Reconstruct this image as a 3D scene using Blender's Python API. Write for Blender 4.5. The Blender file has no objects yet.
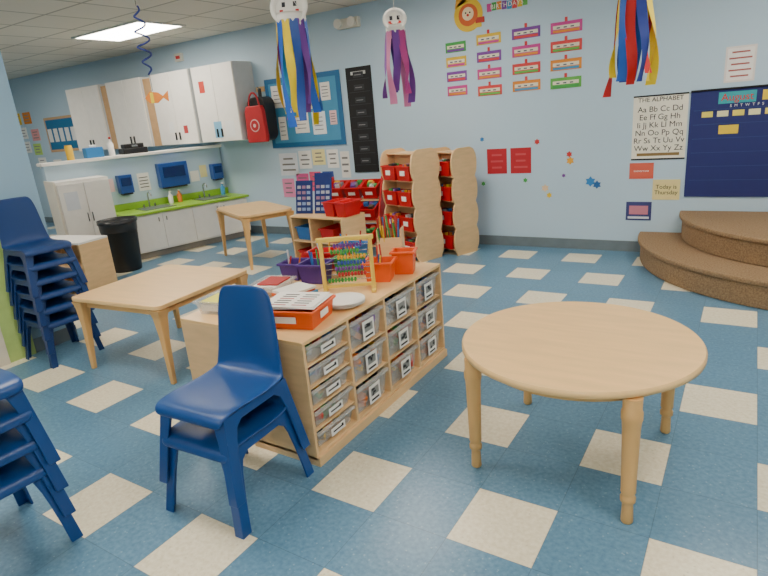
import bpy, bmesh, math, random
from mathutils import Matrix, Vector
random.seed(7)
D=bpy.data; COL=bpy.context.scene.collection
YW=4.15; ZC=2.58; T=0.3048

# ------------------------------------------------------------------ materials
def lin(h):
    h=h.lstrip('#'); o=[]
    for i in (0,2,4):
        c=int(h[i:i+2],16)/255; o.append(c/12.92 if c<=.04045 else ((c+.055)/1.055)**2.4)
    return o+[1.0]
def scl(c,k): return [min(1,x*k) for x in c[:3]]+[1]
MATS={}
def mat(name,h,rough=.6,var=.08,nscale=12,bump=0,metal=0,emit=0,alpha=1,stretch=None,bscale=None,trans=0):
    if name in MATS: return MATS[name]
    m=D.materials.new(name); m.use_nodes=True; nt=m.node_tree; b=nt.nodes['Principled BSDF']
    c=lin(h); tc=nt.nodes.new('ShaderNodeTexCoord'); mp=nt.nodes.new('ShaderNodeMapping')
    if stretch: mp.inputs['Scale'].default_value=stretch
    nt.links.new(tc.outputs['Object'],mp.inputs['Vector'])
    n=nt.nodes.new('ShaderNodeTexNoise'); n.inputs['Scale'].default_value=nscale; n.inputs['Detail'].default_value=4
    nt.links.new(mp.outputs[0],n.inputs['Vector'])
    r=nt.nodes.new('ShaderNodeValToRGB'); r.color_ramp.elements[0].position=.3; r.color_ramp.elements[1].position=.7
    r.color_ramp.elements[0].color=scl(c,1-var); r.color_ramp.elements[1].color=scl(c,1+var*.6)
    nt.links.new(n.outputs['Fac'],r.inputs[0]); nt.links.new(r.outputs[0],b.inputs['Base Color'])
    b.inputs['Roughness'].default_value=rough; b.inputs['Metallic'].default_value=metal
    if emit:
        b.inputs['Emission Color'].default_value=c; b.inputs['Emission Strength'].default_value=emit
    if alpha<1: b.inputs['Alpha'].default_value=alpha
    if trans: b.inputs['Transmission Weight'].default_value=trans
    if bump:
        n2=nt.nodes.new('ShaderNodeTexNoise'); n2.inputs['Scale'].default_value=bscale or nscale*4
        nt.links.new(tc.outputs['Object'],n2.inputs['Vector'])
        bp=nt.nodes.new('ShaderNodeBump'); bp.inputs['Strength'].default_value=bump; bp.inputs['Distance'].default_value=.01
        nt.links.new(n2.outputs['Fac'],bp.inputs['Height']); nt.links.new(bp.outputs[0],b.inputs['Normal'])
    MATS[name]=m; return m
def flat(h,rough=.65): return mat('paint_'+h.strip('#'),h,rough,.04)

WOOD=mat('maple_wood','#e0ae6c',.42,.10,3,stretch=(1,9,1))
WOODT=mat('maple_tabletop','#efc486',.32,.07,4,stretch=(1,7,1))
WOODL=mat('birch_ply','#e4bc88',.5,.08,4,stretch=(2,2,9))
BLUEP=mat('blue_plastic','#124585',.36,.05,5,bump=.05,bscale=300)
NAVYP=mat('navy_plastic','#11356b',.42,.05,5)
WALL=mat('wall_paint','#b8d0e0',.6,.02,1.5,bump=.05,bscale=120)
WHITE=mat('white_laminate','#f2eee6',.45,.03)
TAN=mat('tan_edge','#d0a878',.6)
GREEN=mat('green_counter','#8fbc32',.35,.06,30)
STEEL=mat('steel','#a8acb0',.25,.03,metal=.9)
BLACK=mat('black_plastic','#17181a',.45)
ORANGE=mat('orange_plastic','#ea5a14',.4)
RED=mat('red_plastic','#cc121a',.4)
PURPLE=mat('purple_plastic','#4b2c7e',.4)
CLEAR=mat('clear_plastic','#e4e2dc',.2,.02,alpha=.28)
PAPER=mat('paper_white','#f2eee6',.8,.02)
INK=mat('ink','#1b1b20',.8)
CARPET=mat('carpet_tan','#a08260',.95,.35,90,bump=.8,bscale=260)

def floor_mat():
    m=D.materials.new('floor_vinyl_tile'); m.use_nodes=True; nt=m.node_tree; L=nt.links; b=nt.nodes['Principled BSDF']
    N=nt.nodes.new
    tc=N('ShaderNodeTexCoord'); sp=N('ShaderNodeSeparateXYZ'); L.new(tc.outputs['Object'],sp.inputs[0])
    def M(op,a,b2=None):
        n=N('ShaderNodeMath'); n.operation=op
        for i,v in enumerate((a,b2)):
            if v is None: continue
            if isinstance(v,(int,float)): n.inputs[i].default_value=v
            else: L.new(v,n.inputs[i])
        return n.outputs[0]
    u=M('DIVIDE',sp.outputs[0],T); v=M('DIVIDE',sp.outputs[1],T)
    fu=M('FLOOR',u); fv=M('FLOOR',v)
    v2=M('MULTIPLY',fv,.5); fr=M('FRACT',v2); even=M('LESS_THAN',fr,.25)
    s=M('ADD',fu,M('FLOOR',v2)); e2=M('LESS_THAN',M('FRACT',M('MULTIPLY',s,.5)),.25)
    cream=M('MULTIPLY',even,e2)
    def seam(x):
        d=M('ABSOLUTE',M('SUBTRACT',M('FRACT',x),.5)); return M('GREATER_THAN',d,.4945)
    sm=M('MAXIMUM',seam(u),seam(v))
    n1=N('ShaderNodeTexNoise'); n1.inputs['Scale'].default_value=60; n1.inputs['Detail'].default_value=5; L.new(tc.outputs['Object'],n1.inputs['Vector'])
    n2=N('ShaderNodeTexVoronoi'); n2.inputs['Scale'].default_value=38; L.new(tc.outputs['Object'],n2.inputs['Vector'])
    wn=N('ShaderNodeTexWhiteNoise'); cb=N('ShaderNodeCombineXYZ'); L.new(fu,cb.inputs[0]); L.new(fv,cb.inputs[1]); L.new(cb.outputs[0],wn.inputs['Vector'])
    rb=N('ShaderNodeValToRGB'); rb.color_ramp.elements[0].position=.32; rb.color_ramp.elements[1].position=.68
    rb.color_ramp.elements[0].color=lin('#547d9a'); rb.color_ramp.elements[1].color=lin('#6c95b0')
    rc=N('ShaderNodeValToRGB'); rc.color_ramp.elements[0].position=.32; rc.color_ramp.elements[1].position=.68
    rc.color_ramp.elements[0].color=lin('#e0d4b4'); rc.color_ramp.elements[1].color=lin('#f2e9d0')
    L.new(n1.outputs['Fac'],rb.inputs[0]); L.new(n1.outputs['Fac'],rc.inputs[0])
    def mix(f,a,b3,bt='MIX'):
        n=N('ShaderNodeMix'); n.data_type='RGBA'; n.blend_type=bt
        if isinstance(f,(int,float)): n.inputs[0].default_value=f
        else: L.new(f,n.inputs[0])
        for i,vv in ((6,a),(7,b3)):
            if isinstance(vv,list): n.inputs[i].default_value=vv
            else: L.new(vv,n.inputs[i])
        return n.outputs[2]
    spk=M('LESS_THAN',n2.outputs['Distance'],.13)
    blue=mix(M('MULTIPLY',spk,.4),rb.outputs[0],lin('#acc4d0'))
    blue=mix(M('MULTIPLY',wn.outputs['Value'],.16),blue,lin('#416881'))
    crm=mix(M('MULTIPLY',spk,.35),rc.outputs[0],lin('#b5aa8c'))
    c=mix(cream,blue,crm); c=mix(M('MULTIPLY',sm,.55),c,lin('#465f6e'))
    L.new(c,b.inputs['Base Color']); b.inputs['Roughness'].default_value=.28
    bp=N('ShaderNodeBump'); bp.inputs['Strength'].default_value=.12; bp.inputs['Distance'].default_value=.003; L.new(n1.outputs['Fac'],bp.inputs['Height']); L.new(bp.outputs[0],b.inputs['Normal'])
    return m
def ceil_mat():
    m=D.materials.new('ceiling_tile'); m.use_nodes=True; nt=m.node_tree; L=nt.links; b=nt.nodes['Principled BSDF']
    tc=nt.nodes.new('ShaderNodeTexCoord'); br=nt.nodes.new('ShaderNodeTexBrick'); br.offset=0; 
    br.inputs['Scale'].default_value=1; br.inputs['Brick Width'].default_value=.61; br.inputs['Row Height'].default_value=.61
    br.inputs['Mortar Size'].default_value=.014; br.inputs['Color1'].default_value=lin('#e2dccf'); br.inputs['Color2'].default_value=lin('#dad4c7'); br.inputs['Mortar'].default_value=lin('#a9a59b')
    L.new(tc.outputs['Object'],br.inputs['Vector']); L.new(br.outputs[0],b.inputs['Base Color']); b.inputs['Roughness'].default_value=.9
    return m

# ------------------------------------------------------------------ mesh builder
class MB:
    def __init__(s): s.bm=bmesh.new(); s.mats=[]
    def mi(s,m):
        if m not in s.mats: s.mats.append(m)
        return s.mats.index(m)
    def faces(s,vs,fs,m,M=None,smooth=False):
        V=[s.bm.verts.new((M@Vector(v)) if M else v) for v in vs]; k=s.mi(m)
        for f in fs:
            try:
                F=s.bm.faces.new([V[i] for i in f]); F.material_index=k; F.smooth=smooth
            except ValueError: pass
    def box(s,c,d,m,M=None):
        x,y,z=c; a,b,e=d[0]/2,d[1]/2,d[2]/2
        v=[(x-a,y-b,z-e),(x+a,y-b,z-e),(x+a,y+b,z-e),(x-a,y+b,z-e),(x-a,y-b,z+e),(x+a,y-b,z+e),(x+a,y+b,z+e),(x-a,y+b,z+e)]
        s.faces(v,[(0,3,2,1),(4,5,6,7),(0,1,5,4),(1,2,6,5),(2,3,7,6),(3,0,4,7)],m,M)
    def bx(s,x0,x1,y0,y1,z0,z1,m,M=None): s.box(((x0+x1)/2,(y0+y1)/2,(z0+z1)/2),(abs(x1-x0),abs(y1-y0),abs(z1-z0)),m,M)
    def lathe(s,prof,c,m,seg=28,M=None):
        vs=[];fs=[]
        for r,z in prof:
            for i in range(seg):
                a=2*math.pi*i/seg; vs.append((c[0]+r*math.cos(a),c[1]+r*math.sin(a),c[2]+z))
        n=len(prof)
        for j in range(n-1):
            for i in range(seg):
                k=(i+1)%seg; fs.append((j*seg+i,j*seg+k,(j+1)*seg+k,(j+1)*seg+i))
        s.faces(vs,fs,m,M,True)
        s.faces([vs[i] for i in range(seg)],[tuple(reversed(range(seg)))],m,M)
        s.faces([vs[(n-1)*seg+i] for i in range(seg)],[tuple(range(seg))],m,M)
    def cyl(s,p0,p1,r,m,seg=10,r2=None):
        p0=Vector(p0);p1=Vector(p1);d=p1-p0;q=d.to_track_quat('Z','Y').to_matrix().to_4x4();q.translation=p0
        s.lathe([(r,0),(r if r2 is None else r2,d.length)],(0,0,0),m,seg,q)
    def prism(s,pts,ax,a,b,m,M=None):
        def P(p,t):
            return {'x':(t,p[0],p[1]),'y':(p[0],t,p[1]),'z':(p[0],p[1],t)}[ax]
        n=len(pts); vs=[P(p,a) for p in pts]+[P(p,b) for p in pts]
        fs=[tuple(range(n)),tuple(reversed(range(n,2*n)))]+[(i,i+n,(i+1)%n+n,(i+1)%n) for i in range(n)]
        s.faces(vs,fs,m,M)
    def tub(s,c,w,d,h,m,t=.004,tap=.88,lip=.01,M=None):
        x,y,z=c
        def ring(a,b,zz): return [(x-a,y-b,zz),(x+a,y-b,zz),(x+a,y+b,zz),(x-a,y+b,zz)]
        R=[ring(w/2*tap,d/2*tap,z),ring(w/2,d/2,z+h-.012),ring(w/2+lip,d/2+lip,z+h-.012),ring(w/2+lip,d/2+lip,z+h),ring(w/2-t,d/2-t,z+h),ring(w/2*tap-t,d/2*tap-t,z+t)]
        vs=[v for r in R for v in r]; fs=[(3,2,1,0)]
        for j in range(len(R)-1):
            for i in range(4): k=(i+1)%4; fs.append((j*4+i,j*4+k,(j+1)*4+k,(j+1)*4+i))
        o=(len(R)-1)*4; fs.append((o,o+1,o+2,o+3)); s.faces(vs,fs,m,M)
    def end(s,name,loc=(0,0,0),rz=0,bevel=0,parent=None,sub=0,solid=0,fixn=True):
        if fixn: bmesh.ops.recalc_face_normals(s.bm,faces=s.bm.faces)
        me=D.meshes.new(name); s.bm.to_mesh(me); s.bm.free()
        for m in s.mats: me.materials.append(m)
        o=D.objects.new(name,me); COL.objects.link(o); o.location=loc; o.rotation_euler=(0,0,rz)
        if solid:
            k=o.modifiers.new('sol','SOLIDIFY'); k.thickness=solid; k.offset=0
        if sub:
            k=o.modifiers.new('sub','SUBSURF'); k.levels=sub; k.render_levels=sub
        if bevel:
            k=o.modifiers.new('bev','BEVEL'); k.width=bevel; k.segments=2; k.limit_method='ANGLE'; k.angle_limit=math.radians(50)
        if parent: o.parent=parent
        return o
def empty(name,loc=(0,0,0),rz=0):
    o=D.objects.new(name,None); COL.objects.link(o); o.location=loc; o.rotation_euler=(0,0,rz); o.empty_display_size=.05; return o
def text(s,loc,size,m,parent=None,rx=math.pi/2,rz=0,align='CENTER',name='lettering',sp=1,line=1):
    c=D.curves.new(name,'FONT'); c.body=s; c.size=size; c.align_x=align; c.align_y='CENTER'; c.extrude=.0005; c.space_line=line; c.space_character=sp
    c.materials.append(m); o=D.objects.new(name,c); COL.objects.link(o); o.location=loc; o.rotation_euler=(rx,0,rz)
    if parent: o.parent=parent
    return o

# ------------------------------------------------------------------ room shell
b=MB(); b.bx(-11.2,3.3,-3.6,4.3,-.08,0,floor_mat()); b.end('floor')
b=MB(); b.bx(-11.2,3.3,-3.6,4.3,ZC,ZC+.08,ceil_mat()); b.end('ceiling')
b=MB(); b.bx(-11.2,3.3,YW,YW+.12,0,ZC,WALL); b.end('wall_back')
b=MB(); b.bx(-11.32,-11.2,-3.6,YW,0,ZC,WALL); b.end('wall_left')
b=MB(); b.bx(3.3,3.42,-3.6,YW,0,ZC,WALL); b.end('wall_right')
b=MB(); b.bx(-11.2,3.3,-3.72,-3.6,0,ZC,WALL); b.end('wall_front')
XP=-3.47
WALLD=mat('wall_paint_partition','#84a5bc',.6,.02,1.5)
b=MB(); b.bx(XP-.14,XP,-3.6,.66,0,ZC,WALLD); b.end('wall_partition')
BASE=mat('baseboard_vinyl','#6f7b80',.5)
b=MB(); b.bx(-11.2,3.3,YW-.012,YW,0,.1,BASE); b.end('baseboard_back')
b=MB(); b.bx(XP,XP+.012,.35,.66,0,.1,BASE); b.bx(XP-.14,XP+.012,.66,.672,0,.1,BASE); b.end('baseboard_partition')
b=MB(); b.bx(XP,XP+.025,.17,.35,0,2.1,mat('lime_paint','#b3cc78',.5)); b.bx(XP,XP+.035,-.9,.17,0,2.1,mat('cream_trim','#ded4c0',.5)); b.end('trim_1')

LM=mat('diffuser_panel','#fff6e8',.6,0,emit=20)
FR=mat('fixture_frame','#e6e6e2',.4)
for i,(x,y,w,d) in enumerate([(-5.33,3.0,1.2,.6),(-8.6,2.2,1.2,.6),(-5.5,.3,1.2,.6),(-1.9,2.6,1.2,.6),(1.2,2.6,1.2,.6),(-1.9,-.1,1.2,.6),(1.2,-.1,1.2,.6),(-1.9,-2.4,1.2,.6),(1.2,-2.4,1.2,.6)]):
    b=MB(); b.bx(x-w/2,x+w/2,y-d/2,y+d/2,ZC-.012,ZC-.006,LM)
    for s in (-1,1):
        b.bx(x-w/2-.02,x+w/2+.02,y+s*d/2-.012,y+s*d/2+.012,ZC-.018,ZC,FR); b.bx(x+s*w/2-.012,x+s*w/2+.012,y-d/2,y+d/2,ZC-.018,ZC,FR)
    b.end('ceiling_light')

# ------------------------------------------------------------------ carpeted steps
def arcpts(cx,cy,R,n=48,xmax=3.29):
    p=[]
    for i in range(n+1):
        a=math.pi+ (math.pi/2)*i/n; p.append((cx+R*math.cos(a),cy+R*math.sin(a)))
    p+= [(xmax,cy-R),(xmax,cy)]
    return p
b=MB(); b.prism(arcpts(1.45,4.135,1.44),'z',0,.165,CARPET); b.prism(arcpts(1.45,4.135,1.465),'z',.165,.2,CARPET)
b.prism(arcpts(1.47,4.135,1.14),'z',.2,.365,CARPET); b.prism(arcpts(1.47,4.135,1.165),'z',.365,.40,CARPET)
b.end('carpeted_steps',bevel=.01)

# ------------------------------------------------------------------ tables
def leg(b,x,y,h,r=.028,seg=24,M=None):
    b.lathe([(r*.55,0),(r*.68,.006),(r*.66,.02),(r*.60,.075),(r*.60,.082),(r*.82,.088),(r*.84,.104),(r*.70,.112),(r*.70,.118),(r*.82,.126),(r*.80,.14),(r*.95,h-.12),(r*1.02,h-.09),(r*1.12,h-.08),(r*1.12,h-.055),(r*1.0,h-.045),(r*1.02,h)],(x,y,0),WOOD,seg,M)
e=empty('round_table',(.265,.70,0))
b=MB(); R=.454; b.lathe([(R-.012,.492),(R,.497),(R,.513),(R-.006,.52)],(0,0,0),WOODT,96); b.end('table_top',parent=e)
b=MB(); b.lathe([(R-.06,.455),(R-.06,.49)],(0,0,0),WOOD,48); b.end('apron',parent=e)
for i,(x,y) in enumerate([(-.335,-.265),(.265,-.345),(.31,.31),(-.31,.32)]):
    b=MB(); leg(b,x,y,.49,.031); b.end('leg_%d'%(i+1),parent=e)
def roundrect(w,d,r,n=6):
    p=[]
    for cx,cy,a0 in ((w/2-r,d/2-r,0),(-w/2+r,d/2-r,90),(-w/2+r,-d/2+r,180),(w/2-r,-d/2+r,270)):
        for i in range(n+1):
            a=math.radians(a0+90*i/n); p.append((cx+r*math.cos(a),cy+r*math.sin(a)))
    return p
def recttable(name,loc,rz,w,d,h,rr=.04):
    e=empty(name,loc,rz)
    b=MB(); b.prism(roundrect(w,d,rr),'z',h-.026,h,WOODT); b.end('table_top',parent=e,bevel=.004)
    b=MB(); 
    for s in (-1,1): b.bx(-w/2+.07,w/2-.07,s*(d/2-.06)-.01,s*(d/2-.06)+.01,h-.075,h-.027,WOOD); b.bx(s*(w/2-.06)-.01,s*(w/2-.06)+.01,-d/2+.07,d/2-.07,h-.075,h-.027,WOOD)
    b.end('apron',parent=e)
    k=0
    for sx in (-1,1):
        for sy in (-1,1):
            k+=1; b=MB()
            X=sx*(w/2-.05); Y=sy*(d/2-.05)
            prof=[(.014,0,.0),(.017,.12,0),(.022,.3,0),(.032,h-.08,0),(.045,h-.03,0)]
            vs=[];fs=[]
            for (a,z,o) in prof:
                ox=X+sx*(.02*(1-z/h)); oy=Y+sy*(.02*(1-z/h))
                vs+=[(ox-a,oy-a,z),(ox+a,oy-a,z),(ox+a,oy+a,z),(ox-a,oy+a,z)]
            for j in range(len(prof)-1):
                for i in range(4): q=(i+1)%4; fs.append((j*4+i,j*4+q,j*4+4+q,j*4+4+i))
            fs+=[(0,1,2,3),tuple(range(len(vs)-4,len(vs)))]
            b.faces(vs,fs,WOOD); b.end('leg_%d'%k,parent=e,bevel=.006)
recttable('activity_table',(-2.41,.765,0),math.radians(5),.79,.80,.50)
recttable('activity_table',(-3.80,3.02,0),math.radians(-26),.98,.58,.57,.1)

# ------------------------------------------------------------------ stacking chairs
CH={}
def chair_meshes(m):
    if m.name in CH: return CH[m.name]
    b=MB()
    prof=[(-.200,.292,.166),(-.200,.318,.172),(-.180,.334,.177),(-.10,.328,.180),(0,.321,.182),(.09,.322,.182),(.145,.334,.180),(.172,.362,.176),(.184,.42,.168),(.193,.50,.160),(.203,.60,.150),(.211,.665,.135),(.213,.690,.108)]
    nc=9; vs=[];fs=[]
    for (y,z,w) in prof:
        for j in range(nc):
            s=-1+2*j/(nc-1)
            dz=0; dy=0
            if z<.345 and y>-.18: dz=.012*s*s
            if z>.36: dy=-.03*s*s
            vs.append((s*w,y+dy,z+dz))
    for i in range(len(prof)-1):
        for j in range(nc-1): fs.append((i*nc+j,i*nc+j+1,(i+1)*nc+j+1,(i+1)*nc+j))
    b.faces(vs,fs,m,None,True)
    o=b.end('tmp'); shell=o.data
    b=MB(); H=.325
    def pt(face,s,z):
        k=z/H; hw=.208+(.164-.208)*k; hf=-.226+(-.178+.226)*k; hb=.215+(.168-.215)*k
        if face=='R': return (hw,hf+(hb-hf)*(s+1)/2,z)
        if face=='L': return (-hw,hf+(hb-hf)*(s+1)/2,z)
        if face=='F': return (s*hw,hf,z)
        return (s*hw,hb,z)
    for f in 'RLFB':
        dep={'R':.035,'L':.035,'F':.022,'B':.045}[f]
        lw0,lw1=.21,.32
        zs=[0,.08,.16,.23,H-dep-.02,H-dep]
        vs=[];fs=[]
        for i,z in enumerate(zs):
            k=z/zs[-1]; w=lw0+(lw1-lw0)*k**2.2
            if i==len(zs)-2: w+=.03
            if i==len(zs)-1: w=lw1+.16
            vs+=[pt(f,-1,z),pt(f,-1+w,z),pt(f,1-w,z),pt(f,1,z)]
        for i in range(len(zs)-1):
            o0=i*4;fs+=[(o0,o0+1,o0+5,o0+4),(o0+2,o0+3,o0+7,o0+6)]
        n=len(vs); vs+=[pt(f,-1,H),pt(f,-1+lw1+.16,H),pt(f,1-lw1-.16,H),pt(f,1,H)]
        fs+=[(n-4,n-3,n+1,n),(n-3,n-2,n+2,n+1),(n-2,n-1,n+3,n+2)]
        b.faces(vs,fs,m)
    bmesh.ops.remove_doubles(b.bm,verts=b.bm.verts,dist=.0005)
    o2=b.end('tmp2'); legs=o2.data
    D.objects.remove(o); D.objects.remove(o2)
    CH[m.name]=(shell,legs); return CH[m.name]
def chair(loc,rz,m=BLUEP,sc=1):
    sh,lg=chair_meshes(m); e=empty('stacking_chair',loc,rz); e.scale=(sc,sc,sc)
    o=D.objects.new('seat_shell',sh); COL.objects.link(o); o.parent=e
    k=o.modifiers.new('s','SOLIDIFY'); k.thickness=.014; k.offset=0
    k=o.modifiers.new('u','SUBSURF'); k.levels=2; k.render_levels=2
    o=D.objects.new('legs',lg); COL.objects.link(o); o.parent=e
    k=o.modifiers.new('s','SOLIDIFY'); k.thickness=.010; k.offset=-1
    k=o.modifiers.new('b','BEVEL'); k.width=.004; k.segments=2; k.limit_method='ANGLE'; k.angle_limit=math.radians(40)
    return e
for i in range(2): chair((-.87,-.122,.135*i),math.radians(3),BLUEP)
for i in range(4): chair((-1.47,-.80,.112*i),math.radians(88),BLUEP)
for i in range(6): chair((-3.21,.43,.10*i),math.radians(88),NAVYP,.88)

# ------------------------------------------------------------------ main storage unit (clear bins)
e=empty('bin_storage_shelf',(0,0,0))
X0,X1,Y0,Y1,H=-1.08,-.68,.14,1.39,.58
b=MB(); t=.016
b.bx(X0,X1,Y0,Y1,H-t,H,WOODT); b.bx(X0,X1,Y0,Y0+t,.03,H-t,WOODL); b.bx(X0,X1,Y1-t,Y1,.03,H-t,WOODL)
b.bx(X0,X0+.01,Y0+t,Y1-t,.03,H-t,WOODL); b.bx(X0,X1,Y0+t,Y1-t,.045,.06,WOODL); b.bx(X0+.02,X1+.012,Y0,Y1,.0,.045,WOODL)
cols=[.156,.456,.765,1.078,1.374]
for c in cols[1:-1]: b.bx(X0+.01,X1,c-t/2,c+t/2,.06,H-t,WOODL)
for i in range(1,5):
    z=.06+i*(H-t-.06)/5; b.bx(X1-.35,X1-.006,cols[0],cols[1]-t/2,z-.005,z+.003,WOODL)
for c in range(1,4):
    for i in range(1,3):
        z=.06+i*(H-t-.06)/3; b.bx(X1-.35,X1-.006,cols[c]+t/2,cols[c+1]-t/2,z-.005,z+.003,WOODL)
b.end('cabinet',parent=e,bevel=.002)
cc=['#c23b2e','#2f6fb5','#e3b624','#3f9a4c','#7a4a9a','#e07b2a','#222428','#d8d8d8','#8a8f96','#5a4a3a']
def bin_front(b,y0,y1,z0,z1,lab,content):
    w=y1-y0; h=z1-z0; cy=(y0+y1)/2
    M=Matrix.Translation((X1-.165,cy,z0))
    b.tub((0,0,0),.31,w-.035,h*.86,CLEAR,tap=.92,lip=.008,M=M)
    b.bx(X1-.012,X1+.006,y0+.008,y1-.008,z0+h*.80,z0+h*.88,CLEAR)
    sub=random.sample(cc,4)
    for i in range(content):
        s=random.uniform(.02,.05); c=flat(random.choice(sub))
        Mr=Matrix.Translation((X1-.04-random.uniform(0.0,.08),cy+random.uniform(-w*.36,w*.36),z0+.025+random.uniform(0,h*.5)))@Matrix.Rotation(random.uniform(0,3),4,'Z')@Matrix.Rotation(random.uniform(0,1),4,'X')
        b.box((0,0,0),(s,s*1.2,s*.6),c,Mr)
    lw=.095 if lab=='b' else .10; lh=h*.60 if lab=='b' else .035
    lx=X1+.001; zc=z0+h*.42
    b.box((lx,cy,zc),(.002,lw,lh),PAPER)
    if lab=='b':
        b.box((lx+.0015,cy,zc+lh*.12),(.001,lw*.7,lh*.42),flat('#8b8b88'))
        for k in range(4): b.box((lx+.0022,cy+random.uniform(-.025,.025),zc+lh*.12+random.uniform(-.2,.2)*lh),(.001,random.uniform(.01,.025),random.uniform(.006,.016)),INK)
        b.box((lx+.0015,cy,zc-lh*.32),(.001,lw*.7,lh*.10),INK)
    else:
        b.box((lx+.0015,cy,zc),(.001,lw*.75,.007),INK); b.box((lx+.0015,cy+lw*.3,zc+.003),(.001,.012,.015),INK)
b=MB()
dz=(H-t-.06)/5
for i in range(5): bin_front(b,cols[0],cols[1]-t/2,.065+i*dz,.06+(i+1)*dz-.006,'s',16)
dz=(H-t-.06)/3
for c in range(1,4):
    for i in range(3): bin_front(b,cols[c]+t/2,cols[c+1]-t/2,.065+i*dz,.06+(i+1)*dz-.006,'b',48)
b.end('clear_bins',parent=e)
e=empty('low_bookcase')
b=MB(); x0,x1=-1.47,-1.09
b.bx(x0,x1,Y0+.03,Y1,.564,.58,WOODT); b.bx(x0,x1,Y0+.03,Y0+.046,0,.564,WOODL); b.bx(x0,x1,Y1-.016,Y1,0,.564,WOODL); b.bx(x1-.01,x1,Y0+.046,Y1-.016,0,.564,WOODL)
for z in (.04,.3): b.bx(x0,x1-.01,Y0+.046,Y1-.016,z,z+.016,WOODL)
b.bx(x0,x1-.01,.75,.766,.056,.564,WOODL); b.end('case',parent=e,bevel=.002)
b=MB()
for y in (.35,.6,.95,1.2):
    for z in (.057,.317): b.tub((-1.28,y,z),.2,.2,.12,flat(random.choice(['#c4141c','#e2571a','#2f6fb5'])),M=None)
b.end('bins',parent=e)

# ------------------------------------------------------------------ things on top of the shelf
Z=.581
def R2(x,y,a,z=Z): return Matrix.Translation((x,y,z))@Matrix.Rotation(math.radians(a),4,'Z')
e=empty('orange_paper_bin')
b=MB(); M=R2(-.87,.345,14); b.tub((0,0,0),.26,.23,.085,ORANGE,tap=.92,lip=.01,M=M); b.box((.132,0,.045),(.004,.08,.03),PAPER,M); b.box((0,-.117,.045),(.1,.004,.03),PAPER,M); b.end('tub',parent=e,bevel=.003)
b=MB()
for i in range(4): b.box((random.uniform(-.01,.01),.01,.088+i*.003),(.25,.21,.0015),PAPER,M@Matrix.Rotation(math.radians(random.uniform(-5,5)),4,'Z'))
for i in range(6): 
    for j in range(2): b.box((-.05+j*.1,-.07+i*.028,.0995),(.07,.006,.001),flat('#c0323a') if i%3==0 else INK,M)
b.end('worksheets',parent=e)
e=empty('clear_paper_tray'); M=R2(-1.33,.37,8); b=MB(); b.tub((0,0,0),.22,.24,.07,CLEAR,M=M); b.box((0,0,.03),(.19,.2,.03),PAPER,M); b.box((.03,.02,.05),(.12,.14,.006),flat('#d8447c'),M); b.box((-.05,-.03,.058),(.1,.14,.004),flat('#e8e05a'),M); b.box((0.02,.05,.066),(.16,.1,.004),flat('#6a5fb0'),M); b.end('tray',parent=e)
e=empty('clear_paper_tray'); M=R2(-1.30,.64,12); b=MB(); b.tub((0,0,0),.17,.2,.06,CLEAR,M=M); b.box((0,0,.04),(.14,.16,.03),PAPER,M); b.box((0.01,.01,.06),(.12,.14,.008),flat('#b03a3a'),M); b.end('tray',parent=e)
e=empty('picture_book_stack'); M=R2(-1.10,.60,-8); b=MB()
for i,c in enumerate(('#e8e4dc','#3a8fc0','#d8632a','#e8e4dc')): b.box((random.uniform(-.01,.01),random.uniform(-.01,.01),.008+i*.014),(.14,.17,.012),flat(c),M@Matrix.Rotation(random.uniform(-.15,.15),4,'Z'))
b.end('books',parent=e)
e=empty('paper_plate_stack'); b=MB()
for i in range(5): b.lathe([(.060,0+.004*i),(.070,.002+.004*i),(.092,.014+.004*i),(.100,.016+.004*i)],(-.79,.59,Z),PAPER,36)
b.end('plates',parent=e)
e=empty('abacus'); M=R2(-.90,.79,32)
b=MB(); BY=mat('abacus_wood','#e6c254',.45)
for s in (-1,1): b.box((s*.125,0,.14),(.02,.022,.27),BY,M); b.box((s*.125,0,.008),(.024,.13,.016),BY,M)
b.box((0,0,.275),(.29,.024,.022),BY,M); b.box((0,0,.03),(.25,.018,.016),BY,M); b.end('frame',parent=e,bevel=.003)
b=MB(); BC=['#3c9b3f','#c3272b','#6a2f8c','#2a4fa0','#e3a51c','#3c9b3f','#6a2f8c']
for r in range(7):
    z=.06+r*.03; p0=M@Vector((-.12,0,z)); p1=M@Vector((.12,0,z)); b.cyl(p0,p1,.0022,STEEL,6)
    off=random.uniform(-.10,-.04)
    for k in range(9):
        q=M@Matrix.Translation((off+k*.0165,0,z))@Matrix.Rotation(math.pi/2,4,'Y')
        b.lathe([(.004,-.007),(.0115,-.004),(.0125,0),(.0115,.004),(.004,.007)],(0,0,0),flat(BC[r],.35),10,q)
b.end('beads',parent=e)
def bin_(name,x,y,a,w,d,h,m,fill=0,z=Z):
    e=empty(name); M=R2(x,y,a,z); b=MB(); b.tub((0,0,0),w,d,h,m,tap=.85,lip=.01,M=M); b.end('tub',parent=e,bevel=.002)
    if fill:
        b=MB()
        for i in range(fill):
            p=M@Vector((random.uniform(-w*.3,w*.3),random.uniform(-d*.3,d*.3),.01)); q=p+Vector((random.uniform(-.03,.03),random.uniform(-.03,.03),h+random.uniform(.02,.07)))
            b.cyl(p,q,.005,flat(random.choice(['#c23b2e','#2f6fb5','#e3b624','#3f9a4c','#e07b2a','#dddddd'])),6)
        b.end('supplies',parent=e)
bin_('orange_bin',-.85,1.01,20,.15,.13,.11,ORANGE,4)
bin_('orange_bin',-.79,1.17,20,.12,.10,.13,ORANGE)
bin_('purple_bin',-1.19,.88,10,.15,.13,.11,PURPLE,5)
bin_('purple_bin',-1.36,.90,10,.12,.13,.10,PURPLE,3)
bin_('green_supply_bin',-1.10,1.08,8,.15,.12,.10,flat('#3f9a4c'),12)
bin_('red_bin',-1.30,1.10,8,.16,.13,.12,RED,4)
bin_('blue_bin',-1.22,1.28,8,.16,.12,.12,flat('#2f6fb5'),6)
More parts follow.
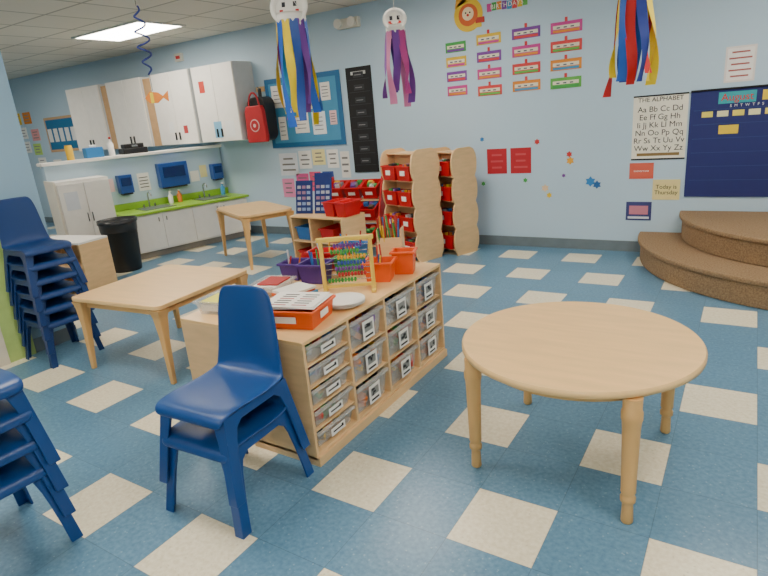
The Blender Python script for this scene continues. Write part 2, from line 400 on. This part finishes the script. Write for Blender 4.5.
e=empty('pencil_caddy'); b=MB(); M=R2(-.95,1.30,20)
b.bx(-.07,.07,-.04,.04,0,.02,WOODL,M)
for s in (-1,1): b.bx(s*.07-.004,s*.07+.004,-.044,.044,0,.22,WOODL,M); b.bx(-.07,.07,s*.04-.004,s*.04+.004,0,.17,WOODL,M)
b.end('box',parent=e,bevel=.002); b=MB()
for i in range(22):
    p=M@Vector((random.uniform(-.055,.055),random.uniform(-.03,.03),.02)); q=p+Vector((random.uniform(-.03,.03),random.uniform(-.03,.03),random.uniform(.2,.28)))
    b.cyl(p,q,.005,flat(random.choice(['#c23b2e','#2f6fb5','#e3b624','#3f9a4c','#e07b2a','#6a2f8c','#3f9a4c'])),6)
b.end('pencils',parent=e)

# ------------------------------------------------------------------ shelf with pocket charts (mid)
e=empty('toy_shelf',(-2.70,2.92,0),math.radians(-6))
b=MB(); w,d,h=.70,.34,.54
b.bx(-w/2,w/2,-d/2,d/2,h-.018,h,WOODT); b.bx(-w/2,-w/2+.018,-d/2,d/2,0,h-.018,WOODL); b.bx(w/2-.018,w/2,-d/2,d/2,0,h-.018,WOODL); b.bx(-w/2,w/2,d/2-.01,d/2,0,h-.018,WOODL)
for z in (.04,.28): b.bx(-w/2+.018,w/2-.018,-d/2,d/2-.01,z,z+.016,WOODL)
b.bx(-.09,-.072,-d/2,d/2-.01,.056,h-.018,WOODL); b.end('case',parent=e,bevel=.002)
b=MB()
for x in (-.21,.12): 
    for z in (.057,.297): b.tub((x,-.02,z),.18,.26,.13,flat(random.choice(['#2f6fb5','#c4141c','#e8e4dc'])))
b.end('bins',parent=e)
NAVY=mat('navy_fabric','#1c2f6e',.85)
e=empty('tabletop_pocket_chart',(-2.86,2.92,.541),math.radians(8)); b=MB()
for k,x in enumerate((-.11,.11)):
    M=Matrix.Translation((x,0,0))@Matrix.Rotation(math.radians(-12),4,'X')
    b.bx(-.095,.095,-.006,.006,0,.33 if k==0 else .40,NAVY,M)
    for r in range(5):
        for c in range(3): b.bx(-.075+c*.055,-.035+c*.055,-.0085,-.0062,.03+r*.055,.06+r*.055,flat(random.choice(['#a8acb8','#7f98c8','#a8acb8','#98708a'])),M)
    b.bx(-.09,-.08,0.0,.10,0,.008,BLACK); b.bx(.08,.09,0.0,.10,0,.008,BLACK)
b.end('chart',parent=e)
for x,y in ((-2.57,2.90),(-2.42,2.88)):
    bin_('red_toy_bin',x+.02,y,-6,.13,.24,.14,RED,0,z=.541)
e=empty('red_bin_rack',(-2.85,3.62,0),math.radians(10)); b=MB()
w=.66
for s in (-1,1): b.prism([(-.2,0),(.2,0),(.2,.80),(.05,.80),(-.2,.25)],'x',s*w/2-.009,s*w/2+.009,RED)
for k,(y,z) in enumerate([(-.13,.14),(-.03,.38),(.07,.60)]):
    for c in range(3):
        M=Matrix.Translation((-.205+c*.205,y,z))@Matrix.Rotation(math.radians(18),4,'X'); b.tub((0,0,0),.18,.2,.14,RED,M=M); b.box((0,-.103,.07),(.08,.004,.035),PAPER,M)
        for q in range(5):
            b.box((random.uniform(-.06,.06),random.uniform(-.06,.06),.13),(.05,.05,.04),flat(random.choice(cc)),M)
    b.bx(-w/2,w/2,y-.1,y+.1,z-.05,z-.035,WOODL)
b.end('rack',parent=e)

# ------------------------------------------------------------------ scalloped maple bin shelf (two joined bays)
se=empty('scalloped_bin_shelf',(-2.055,3.50,0),math.radians(-22))
def scallop_unit(loc,w,d,h,nb,tag):
    n=4; seg=h*.95/n
    def edge(sgn,up):
        P=[]
        for i in range(n):
            for k in range(7):
                t=k/6; P.append((sgn*(d/2-.032+.032*math.sin(math.pi*t)**.6),.02+seg*(i+t)))
        P.append((sgn*(d/2-.05),h*.985))
        return P if up else P[::-1]
    pts=[(d/2-.032,0)]+edge(1,True)+[(d/2-.09,h),(-(d/2-.09),h)]+edge(-1,False)+[(-(d/2-.032),0)]
    b=MB()
    for x in (-w/2,w/2-.02): b.prism(pts,'x',x,x+.02,WOODL)
    b.bx(-w/2+.02,w/2-.02,-.008,.008,.05,h-.04,WOODL)
    for i in range(5):
        z=.05+i*.245 if i<4 else h-.05; b.bx(-w/2+.02,w/2-.02,-d/2+(.03 if i<4 else .08),d/2-(.03 if i<4 else .08),z,z+.015,WOODL)
    o=b.end('case_'+tag,parent=se,bevel=.003); o.location=loc
    b=MB()
    for i in range(4):
        for c in range(nb):
            for s in (-1,1):
                x=-w/2+.02+(w-.04)*(c+.5)/nb
                b.tub((x,s*(d/4+.018),.067+i*.245),(w-.06)/nb-.012,d/2-.03,.14,RED,lip=.008)
                b.box((x,s*(d/2+.006),.14+i*.245),(.07,.004,.045),PAPER)
                for q in range(6): b.box((x+random.uniform(-.05,.05),s*(d/4+random.uniform(-.03,.05)),.205+i*.245),(.035,.04,.03),flat(random.choice(cc)))
    o=b.end('red_bins_'+tag,parent=se); o.location=loc
scallop_unit((0,0,0),.50,.36,1.09,2,'a')
scallop_unit((.18,.40,0),.36,.34,1.06,1,'b')

# ------------------------------------------------------------------ kitchenette
KO=(-5.28,2.46,0); KR=math.radians(-15)
ke=empty('kitchenette_counter',KO,KR)
b=MB()
b.bx(-.53,-.02,0,1.58,.08,.53,WHITE); b.bx(-.50,-.07,.02,1.56,0,.08,flat('#8f8a80'))
for i in range(4):
    y0=.03+i*.385; b.bx(-.02,-.004,y0,y0+.37,.1,.515,WHITE)
    b.box((.004,y0+(.33 if i%2==0 else .04),.45),(.012,.012,.05),STEEL)
b.end('base_cabinet',parent=ke,bevel=.003)
b=MB(); b.bx(-.55,.03,-.03,1.60,.53,.56,GREEN); b.bx(-.55,-.53,-.03,1.6,.56,.64,GREEN); b.end('countertop',parent=ke,bevel=.006)
b=MB()
for y in (.45,1.2):
    b.bx(-.43,-.1,y-.2,y+.2,.56,.566,STEEL); b.bx(-.40,-.13,y-.17,y+.17,.5665,.568,flat('#5d6166',.3))
    b.cyl((-.46,y,.56),(-.46,y,.70),.010,STEEL); 
    pr=None
    for k in range(7):
        a=math.pi*k/6; p=(-.40-.06*math.cos(a),y,.70+.05*math.sin(a))
        if pr: b.cyl(pr,p,.008,STEEL,8)
        pr=p
    for s in (-1,1): b.cyl((-.46,y+s*.07,.56),(-.46,y+s*.07,.60),.012,STEEL)
b.end('sinks_and_faucets',parent=ke)
e=empty('soap_bottle',(KO[0],KO[1],.561),KR); b=MB()
for y,c in ((.72,'#f0ece6'),(.84,'#e07b2a'),(1.46,'#3a8fc0')): b.lathe([(.028,0),(.03,.10),(.012,.12),(.012,.15)],(-.42,y,0),flat(c),14); b.box((-.405,y,.155),(.045,.014,.012),PAPER)
b.end('bottles',parent=e)
he=empty('wall_divider',KO,KR)
b=MB(); b.bx(-.68,-.56,-.60,1.58,0,1.19,WALL); b.end('half_wall',parent=he)
b=MB(); b.bx(-.73,-.50,-.63,1.59,1.19,1.225,WHITE); b.end('ledge_cap',parent=he,bevel=.004)
DB=mat('dispenser_blue','#1d4e9a',.3)
def disp(name,y,z,w,h):
    e=empty(name,KO,KR); b=MB()
    b.bx(-.555,-.44,y-w/2,y+w/2,z-h/2,z+h/2,DB); b.bx(-.44,-.43,y-w*.38,y+w*.38,z-h*.1,z+h*.35,mat('dispenser_window','#0f2f66',.2)); b.bx(-.54,-.45,y-w*.4,y+w*.4,z-h/2-.02,z-h/2,BLACK); b.end('housing',parent=e,bevel=.012)
disp('soap_dispenser',.22,.88,.16,.22); disp('paper_towel_dispenser',.84,.92,.38,.30); disp('soap_dispenser',1.45,.88,.14,.20)
e=empty('paper_notice',KO,KR); b=MB(); b.bx(-.558,-.555,.40,.55,.76,.98,PAPER); b.bx(-.558,-.555,1.10,1.22,.78,.92,PAPER); b.bx(-.558,-.555,1.24,1.34,.82,.98,flat('#efe3a0')); b.bx(-.558,-.555,.0,.11,.8,.96,flat('#f0c8c8'))
for i in range(4): b.bx(-.5548,-.554,.42,.53,.80+i*.04,.81+i*.04,INK)
b.end('sheets',parent=e)
e=empty('white_storage_cabinet',KO,KR); b=MB()
b.bx(-.55,-.17,-.62,-.06,0,1.02,WHITE); b.bx(-.17,-.154,-.61,-.345,.05,.99,WHITE); b.bx(-.17,-.154,-.335,-.07,.05,.99,WHITE); b.bx(-.55,-.15,-.64,-.62,0,1.03,flat('#e4dccb'))
b.bx(-.154,-.14,-.37,-.36,.55,.65,STEEL); b.bx(-.154,-.14,-.32,-.31,.55,.65,STEEL); b.bx(-.1535,-.152,-.56,-.42,.7,.9,flat('#d9dde2')); b.end('case',parent=e,bevel=.003)
def ledge(name,fn):
    e=empty(name,(KO[0],KO[1],1.226),KR); b=MB(); fn(b); b.end('body',parent=e,bevel=.01)
ledge('black_coffee_maker',lambda b:(b.bx(-.72,-.53,.30,.60,0,.07,BLACK),b.bx(-.70,-.56,.33,.57,.07,.12,BLACK),b.box((-.55,.45,.09),(.02,.08,.03),STEEL)))
ledge('blue_tissue_box',lambda b:(b.bx(-.70,-.56,-.12,.08,0,.12,flat('#2f7fc0')),b.bx(-.66,-.60,-.06,.02,.12,.15,PAPER)))
ledge('spray_bottle',lambda b:(b.lathe([(.035,0),(.037,.14),(.014,.17),(.014,.20)],(-.63,.19,0),flat('#f0ece6'),14),b.box((-.61,.19,.21),(.06,.02,.025),flat('#c23b2e'))))
ledge('wipes_canister',lambda b:(b.lathe([(.04,0),(.042,.15),(.038,.155),(.038,.17)],(-.63,-.28,0),flat('#e3b624'),16),))
e=empty('trash_can',(-5.06,2.19,0)); b=MB(); b.lathe([(.15,0),(.155,.01),(.195,.54),(.205,.54),(.205,.575),(.193,.575),(.185,.5),(.145,.02)],(0,0,0),BLACK,32); b.end('bucket',parent=e)
b=MB(); b.lathe([(.192,.45),(.202,.578),(.208,.578),(.2085,.54)],(0,0,0),mat('bag_liner','#2a2c2f',.3),32); b.end('liner',parent=e)
e=empty('low_wood_shelf',(-4.85,1.50,0),math.radians(10)); b=MB()
b.bx(-.35,.35,-.17,.17,.5,.52,WHITE); b.bx(-.35,-.33,-.17,.17,0,.5,WOODL); b.bx(.33,.35,-.17,.17,0,.5,WOODL); b.bx(-.33,.33,.15,.17,0,.5,WOODL)
for z in (.03,.26): b.bx(-.33,.33,-.17,.15,z,z+.016,WOODL)
b.end('case',parent=e,bevel=.002)

# ------------------------------------------------------------------ overhead cabinets
e=empty('overhead_cabinets'); b=MB()
yf=YW-.33
xs=[(-8.25,-7.40),(-7.20,-6.40),(-6.18,-5.40),(-5.34,-4.60)]
for i,(a,c) in enumerate(xs):
    b.bx(a,c,yf,YW-.001,1.27,2.20,flat('#cfd2d3')); mid=(a+c)/2
    for p,q in ((a+.005,mid-.004),(mid+.004,c-.005)):
        b.bx(p,q,yf-.018,yf,1.275,2.195,WHITE)
    for s in (-1,1): b.box((mid+s*.04,yf-.028,1.38),(.014,.02,.10),BLACK)
for a,c in ((-7.40,-7.20),(-6.40,-6.18)): b.bx(a,c,yf+.03,YW-.001,1.27,2.17,TAN)
for x,z,w,h,c in ((-5.18,1.95,.1,.14,'#c23b2e'),(-5.0,1.42,.14,.2,'#7fb8d8'),(-4.78,1.42,.16,.2,'#f0f0ec'),(-5.9,1.5,.1,.14,'#f0f0ec'),(-5.62,1.46,.08,.1,'#b03a3a')):
    b.bx(x-w/2,x+w/2,yf-.0205,yf-.0182,z-h/2,z+h/2,flat(c))
b.end('cabinets',parent=e,bevel=.003)
# red tote / backpack hanging on the cabinet end
e=empty('hanging_backpack',(-4.36,3.95,1.50)); b=MB(); BR=mat('red_nylon','#b01820',.6)
b.prism(roundrect(.30,.52,.10,6),'y',-.08,.10,BLACK,None)
b.prism([(-.15,-.27),(.15,-.27),(.16,-.2),(.145,.10),(.12,.16),(-.12,.16),(-.145,.10),(-.16,-.2)],'y',-.14,-.08,BR)
M=Matrix.Translation((0,-.141,-.07))@Matrix.Rotation(math.pi/2,4,'X')
b.lathe([(.075,0),(.075,.003)],(0,0,0),flat('#d8b8b4'),24,M); b.lathe([(.062,.003),(.062,.006)],(0,0,0),BR,24,M); b.lathe([(.022,.006),(.022,.009)],(0,0,0),flat('#d8b8b4'),24,M)
pr=None
for k in range(11):
    a=math.pi*k/10; p=(-.085*math.cos(a),-.11,.15+.16*math.sin(a))
    if pr: b.cyl(pr,p,.011,BR,8)
    pr=p
b.box((0,.02,.30),(.05,.02,.12),BLACK)
b.end('bag',parent=e,bevel=.012)
b=MB(); b.box((-4.50,YW-.01,1.86),(.14,.018,.06),WOODL)
b.cyl((-4.50,YW-.02,1.86),(-4.46,YW-.10,1.88),.008,STEEL)
b.end('coat_hook')

# ------------------------------------------------------------------ wall displays
def sheet(name,x0,x1,z0,z1,color,lines=0,lc='#333333',border=None,y=YW,th=.004,extra=None,mats=None):
    e=empty(name,((x0+x1)/2,y,(z0+z1)/2)); b=MB(); w=x1-x0;h=z1-z0
    b.bx(-w/2,w/2,-th,-.0005,-h/2,h/2,flat(border) if border else flat(color))
    if border: m=min(w,h)*.07; b.bx(-w/2+m,w/2-m,-th-.001,-th,-h/2+m,h/2-m,flat(color))
    for i in range(lines):
        z=h/2-h*(i+1)/(lines+1); ww=w*random.uniform(.45,.75)
        b.bx(-ww/2,ww/2,-th-.002,-th-.001,z-h*.07/max(2,lines)*1.6,z+h*.07/max(2,lines)*1.6,flat(lc))
    if extra: extra(b,w,h,-th-.001)
    b.end('sheet',parent=e); return e
TXT=mat('print_black','#15151a',.8)
def bbx(b,w,h,y):
    for (x,z,a,c,col) in ((-.38,.2,.2,.26,'#eeeae2'),(-.12,.25,.16,.18,'#eeeae2'),(.1,.12,.16,.2,'#f0e8b0'),(.36,.2,.14,.2,'#eeeae2'),(-.05,-.12,.22,.26,'#eeeae2'),(.22,-.15,.2,.26,'#e7eef2'),(-.36,-.18,.12,.28,'#eeeae2'),(.44,-.1,.1,.16,'#f0c8c8')):
        b.bx(x-a/2,x+a/2,y-.003,y,z-c/2,z+c/2,flat(col))
        for i in range(4): b.bx(x-a*.35,x+a*.3,y-.004,y-.003,z-c*.3+i*c*.18,z-c*.3+i*c*.18+.008,flat('#666a70'))
sheet('bulletin_board',-4.42,-3.26,1.13,1.96,'#4793bd',border='#27699a',extra=bbx,th=.015)
def blk(b,w,h,y):
    for i in range(8):
        z=-h*.42+i*.135
        b.bx(-.14,.14,y-.002,y,z-.012,z-.006,flat('#33343a'))
        b.bx(-.07,.07,y-.003,y-.001,z+.01,z+.07,flat('#303136'))
        b.bx(-.05,.04,y-.004,y-.002,z+.035,z+.043,flat('#88888a'))
    b.bx(-.10,.10,y-.002,y,h*.43,h*.46,flat('#c8c8c6'))
sheet('job_pocket_chart',-3.17,-2.83,.80,1.96,'#121316',extra=blk,th=.01)
for (x0,x1,z0,z1,c) in ((-4.35,-4.05,.78,1.06,'#dfe3ea'),(-4.02,-3.82,.86,1.08,'#f2f0ea'),(-3.80,-3.6,.9,1.09,'#efe3a0'),(-3.57,-3.4,.86,1.08,'#f2f0ea'),(-3.37,-3.24,.74,1.05,'#e9e6e0'),(-4.1,-3.9,.58,.80,'#d85a92'),(-3.88,-3.7,.58,.82,'#e0577a'),(-3.67,-3.5,.56,.82,'#2a4f9a'),(-3.47,-3.27,.5,.7,'#c9302c'),(-4.35,-4.15,.5,.74,'#e58ab0')):
    sheet('paper_notice',x0,x1,z0,z1,c,3,'#777777')
e=sheet('alphabet_chart',-.12,.31,.845,1.395,'#f1ebd8')
text('THE ALPHABET',(0,-.006,.235),.052,TXT,e)
text('Aa Bb Cc Dd\nEe Ff Gg Hh\nIi Jj Kk Ll Mm\nNn Oo Pp Qq\nRr Ss Tt Uu Vv\nWw Xx Yy Zz',(0,-.006,-.01),.066,TXT,e,line=1.0)
b=MB(); b.bx(-.215,.215,-.006,-.0045,-.275,-.262,INK); b.bx(-.215,.215,-.006,-.0045,.262,.275,INK)
b.bx(-.17,.17,-.0058,-.005,-.24,-.215,flat('#8a6f40')); b.end('rule',parent=e)
def cal(b,w,h,y):
    b.bx(-.20,.06,y-.002,y,h/2-.12,h/2-.03,flat('#2aa0a8')); b.bx(.10,.34,y-.002,y,h/2-.11,h/2-.035,flat('#e9c62c'))
    for r in range(6):
        z=h/2-.16-r*.115; b.bx(-w/2+.03,w/2-.03,y-.0015,y,z-.004,z,flat('#31437e'))
        if r<1:
            for c in range(6): b.bx(-w/2+.09+c*.11,-w/2+.17+c*.11,y-.003,y,z-.06,z-.015,flat('#e9e3b0' if c%2 else '#e9d65a'))
    b.bx(-w/2+.22,-w/2+.36,y-.003,y,.08,.15,flat('#e9c62c')); b.bx(.2,.28,y-.003,y,-.2,-.13,flat('#d8d8e8'))
    b.cyl((-w/2,y-.005,h/2-.005),(w/2,y-.005,h/2-.005),.008,INK)
e=sheet('calendar_pocket_chart',.325,1.13,.52,1.40,'#1e2668',extra=cal,th=.012)
text('August',(-.07,-.0165,.365),.08,flat('#c9302c'),e)
text('S  M  T  W  T  F  S',(0,-.0165,.30),.03,flat('#eeeeee'),e)
sheet('rules_poster',.55,.76,1.44,1.71,'#f3ece6',5,'#a8574e',border='#e9ded6')
e=sheet('number_card',-.13,.07,.68,.82,'#d9604a'); text('tomorrow',(0,-.006,0),.03,flat('#f0e8e0'),e)
e=sheet('weekday_card',.07,.29,.49,.67,'#e9d796'); text('Today is\nThursday',(0,-.006,0),.05,TXT,e)
e=sheet('shape_card',-.145,.07,.30,.47,'#3a3f78',extra=lambda b,w,h,y:(b.bx(-.08,.08,y-.002,y,-.03,.05,flat('#c77b8c')),b.bx(-.09,.09,y-.002,y,-.07,-.05,flat('#d8d8e0'))))
for x0,x1 in ((-1.50,-1.29),(-1.25,-1.04)): sheet('red_poster',x0,x1,.75,1.0,'#b9202b',3,'#c94a50')
cl=['#c9408f','#3fa04a','#e28a2a','#7a3f9a','#3a8fc0','#d84040','#e0b82a','#5fae4a']
k=0
for gi,(x,z0,n,w) in enumerate(((-1.80,1.53,4,.22),(-1.45,1.50,5,.25),(-1.08,1.51,5,.27),(-.71,1.50,5,.28))):
    dz=(2.08-z0)/4 if n==4 else (2.13-z0)/4
    for i in range(4):
        z=z0+.02+i*dz; col=cl[(k*3+gi)%8]; k+=1
        def dec(b,w_,h_,y,col=col):
            b.bx(-w_*.42,w_*.42,y-.002,y,-h_*.12,h_*.2,flat('#e9e2c8')); b.bx(-w_*.42,w_*.42,y-.003,y-.0005,-h_*.42,-h_*.2,flat(cl[(cl.index(col)+2)%8]))
            if gi: b.bx(-.012,.012,y-.003,y,h_*.5,h_*.5+.035,flat('#d84040'))
            for q in range(3): b.bx(-w_*.3+q*w_*.22,-w_*.3+q*w_*.22+.03,y-.0035,y-.001,-h_*.05,h_*.06,flat('#444a60'))
        sheet('birthday_chart_card',x-w/2,x+w/2,z-.0,z+.095,col,extra=dec)
e=empty('birthday_banner',(-1.26,YW,2.31)); b=MB(); 
for i in range(8): b.box((-.175+i*.05,-.003,.006*math.sin(i)),(.045,.004,.07),flat(cl[i]))
b.end('letters_backing',parent=e); text('BIRTHDAYS',(0,-.008,0),.055,flat('#f4f0e0'),e,sp=1.15)
e=empty('clown_cutout',(-1.65,YW,2.30)); b=MB()
M=Matrix.Translation((0,-.004,0))@Matrix.Rotation(math.pi/2,4,'X')
b.lathe([(.15,0),(.15,.004)],(0,-.02,0),flat('#e8c02a'),32,M); b.lathe([(.10,.004),(.10,.008)],(0,-.02,0),flat('#d8632a'),24,M); b.lathe([(.06,.008),(.06,.011)],(0,-.01,0),flat('#f0d8b0'),24,M)
for s in (-1,1): b.lathe([(.008,.011),(.008,.013)],(s*.022,.0,0),INK,10,M)
b.lathe([(.012,.011),(.012,.018)],(0,-.022,0),flat('#c9302c'),12,M)
b.prism([(-.14,.05),(-.02,.10),(-.02,.27),(-.09,.275)],'y',-.008,-.002,flat('#e8a52a')); b.box((.12,-.006,-.08),(.09,.006,.05),flat('#c23b2e')); b.box((.07,-.006,-.125),(.13,.006,.035),flat('#e8c02a'))
b.end('cutout',parent=e)
for (x,z,c,s) in ((-.90,.60,'#e9c9a0',.04),(-.86,.53,'#e8c02a',.03),(-.47,.66,'#2f7fc0',.05),(-.41,.63,'#1f5fa0',.04),(-.98,1.05,'#c9302c',.03),(-.66,.86,'#e8a52a',.04),(-.67,.92,'#c9302c',.03),(-1.55,1.10,'#2f7fc0',.025),(-1.1,.68,'#3fa04a',.025),(-1.55,.65,'#3fa04a',.025),(-.72,.72,'#7a3f9a',.02)):
    e=empty('paper_shape_sticker',(x,YW,z)); b=MB(); n=6
    b.prism([(s*(1 if i%2 else .62)*math.cos(i*math.pi/n),s*(1 if i%2 else .62)*math.sin(i*math.pi/n)) for i in range(2*n)],'y',-.004,-.001,flat(c)); b.end('shape',parent=e)
def fb(b,w,h,y):
    for i in range(5): b.bx(-.42+i*.18,-.30+i*.18,y-.003,y,-.12,.1,flat('#e8e8e4'))
sheet('bulletin_board',-9.7,-8.75,1.28,1.86,'#2a6f9c',border='#c9a57c',extra=fb,th=.015)
for (x,z,c) in ((-10.6,1.9,'#e8c02a'),(-10.25,1.9,'#e58a2a'),(-10.5,1.65,'#f2f0ea'),(-10.1,1.6,'#e8a0a0'),(-10.5,1.4,'#f2f0ea'),(-10.15,1.35,'#b8d870'),(-10.1,1.1,'#f2f0ea'),(-9.6,1.05,'#f2f0ea'),(-9.2,1.02,'#f2f0ea'),(-8.8,1.0,'#eeeae2')):
    sheet('paper_notice',x-.13,x+.13,z-.1,z+.1,c,3,'#888888')
sheet('whiteboard',-8.55,-7.5,.55,1.15,'#e6e8e8',2,'#88a0b0',border='#b8b8b8')
e=empty('emergency_light',(-3.05,YW,2.41)); b=MB(); b.bx(-.14,.14,-.06,0,-.05,.05,flat('#d8d4c8'))
for s in (-1,1): b.lathe([(.03,0),(.05,.05),(.05,.06)],(0,0,0),flat('#e6e2d8'),18,Matrix.Translation((s*.09,-.06,0))@Matrix.Rotation(math.pi/2,4,'X'))
b.end('housing',parent=e,bevel=.004)
e=empty('fire_alarm_box',(-5.9,YW,2.40)); b=MB(); b.bx(-.07,.07,-.04,0,-.05,.05,flat('#d8d4c8')); b.bx(-.04,.04,-.045,-.04,-.02,.02,RED); b.end('housing',parent=e)

# ------------------------------------------------------------------ hanging windsocks and spiral
def windsock(loc,cols,L,r,plate=True,fl=.05,face=0):
    e=empty('streamer_windsock',loc); b=MB()
    if plate:
        M=Matrix.Rotation(math.radians(30),4,'Z')@Matrix.Rotation(math.radians(68),4,'X'); b.lathe([(r*.15,.004),(r*.7,0),(r*.8,.012),(r,.016),(r,.02),(r*.8,.017),(r*.7,.005)],(0,.02,0.02),PAPER,32,M)
        if face:
            for s in (-1,1): b.box((s*r*.3,.02+r*.2,.02),(.02,.028,.02),flat('#2a2a34'),M)
            for q in range(7):
                a=math.radians(200+q*23); b.box((r*.45*math.cos(a),.02+r*.45*math.sin(a),.02),(.02,.014,.02),flat('#c9302c'),M)
    b.lathe([(r*.78,-.06),(r*.8,.0),(r*.78,.02),(r*.76,.0)],(0,0,-.02),PAPER,24)
    for s in (-1,1): b.cyl((s*r*.7,0,0),(0,0,.12),.0015,PAPER,5)
    b.cyl((0,0,.12),(0,0,ZC-loc[2]),.0015,PAPER,5); b.end('ring_and_string',parent=e)
    b=MB(); n=len(cols)
    for i,c in enumerate(cols):
        a=2*math.pi*i/n+.3; cx,cy=r*.78*math.cos(a),r*.78*math.sin(a); tx,ty=-math.sin(a),math.cos(a)
        w=.027; ll=L*random.uniform(.8,1.05); ph=random.uniform(0,6); vs=[];fs=[]; ns=18; flare=random.uniform(0,fl)
        for j in range(ns+1):
            t=j/ns; rr=1+flare*min(1,t*2)/r+.10*math.sin(ph+t*7)*t; tw=.9*math.sin(ph+t*4)*t
            ux,uy=tx*math.cos(tw)-ty*math.sin(tw),tx*math.sin(tw)+ty*math.cos(tw)
            X,Y=cx*rr+.02*math.sin(ph+5*t)*t,cy*rr; 
            vs+=[(X-ux*w,Y-uy*w,-.04-ll*t),(X+ux*w,Y+uy*w,-.04-ll*t)]
            if j: fs.append((2*j-2,2*j-1,2*j+1,2*j))
        b.faces(vs,fs,flat(c),None,True)
    b.end('streamers',parent=e,fixn=False)
windsock((-1.64,1.47,2.06),['#1f5fc4','#f0d010','#1f5fc4','#7a3fa0','#f0d010','#3a9fd0','#c03a90','#f0d010','#1f5fc4','#f0d010','#2a4fa0','#7a3fa0'],.60,.115,fl=.09,face=1)
windsock((-1.43,2.35,2.03),['#c0408f','#7a3fa0','#e88ab8','#5a3fa8','#c0408f','#8a4fb0','#e88ab8','#7a3fa0','#c0408f'],.50,.085,fl=.04,face=1)
windsock((.19,2.12,1.98),['#d0201c','#f0d010','#1f5fc4','#2a3f9a','#d0201c','#f0d010','#1f5fc4','#d0201c','#2a3f9a','#f0d010'],.50,.095,False,fl=.08)
e=empty('hanging_fish_spiral',(-2.51,1.05,0)); b=MB(); pr=None
for i in range(90):
    t=i/89; a=t*math.pi*9; rr=.01+.03*math.sin(math.pi*t); p=(rr*math.cos(a),rr*math.sin(a),2.20-.40*t)
    if pr: b.cyl(pr,p,.006,flat('#2a3a8a'),5)
    pr=p
b.cyl((0,0,2.2),(0,0,ZC),.0015,INK,5); b.cyl((0,0,1.80),(0,0,1.70),.0015,INK,5); b.end('spiral',parent=e)
b=MB(); Mf=Matrix.Translation((0,0,1.66))@Matrix.Rotation(math.radians(35),4,'Z')
b.prism([(-.055,0),(-.02,.038),(.03,.03),(.06,.006),(.095,.035),(.09,-.03),(.06,-.004),(.02,-.034),(-.03,-.032)],'y',-.004,.004,flat('#e8862a'),Mf)
b.prism([(-.02,.03),(.0,.033),(.0,-.033),(-.02,-.033)],'y',-.006,.006,flat('#e8cf2a'),Mf); b.end('fish',parent=e)

# ------------------------------------------------------------------ world + camera
w=D.worlds.new('World'); bpy.context.scene.world=w; w.use_nodes=True; w.node_tree.nodes['Background'].inputs[0].default_value=(.9,.92,1,1); w.node_tree.nodes['Background'].inputs[1].default_value=.4
yaw,pit,rol=-.5844,.2987,-.0883
f=Vector((math.sin(yaw)*math.cos(pit),math.cos(yaw)*math.cos(pit),-math.sin(pit))); r=Vector((math.cos(yaw),-math.sin(yaw),0)); u=r.cross(f)
r2=r*math.cos(rol)+u*math.sin(rol); u2=-r*math.sin(rol)+u*math.cos(rol)
cd=D.cameras.new('camera'); cd.sensor_width=36; cd.sensor_fit='HORIZONTAL'; cd.lens=563.73/768*36; cd.clip_start=.02
co=D.objects.new('camera',cd); COL.objects.link(co)
Mx=Matrix((r2,u2,-f)).transposed().to_4x4(); Mx.translation=(.7816,-1.4339,1.4355); co.matrix_world=Mx
bpy.context.scene.camera=co
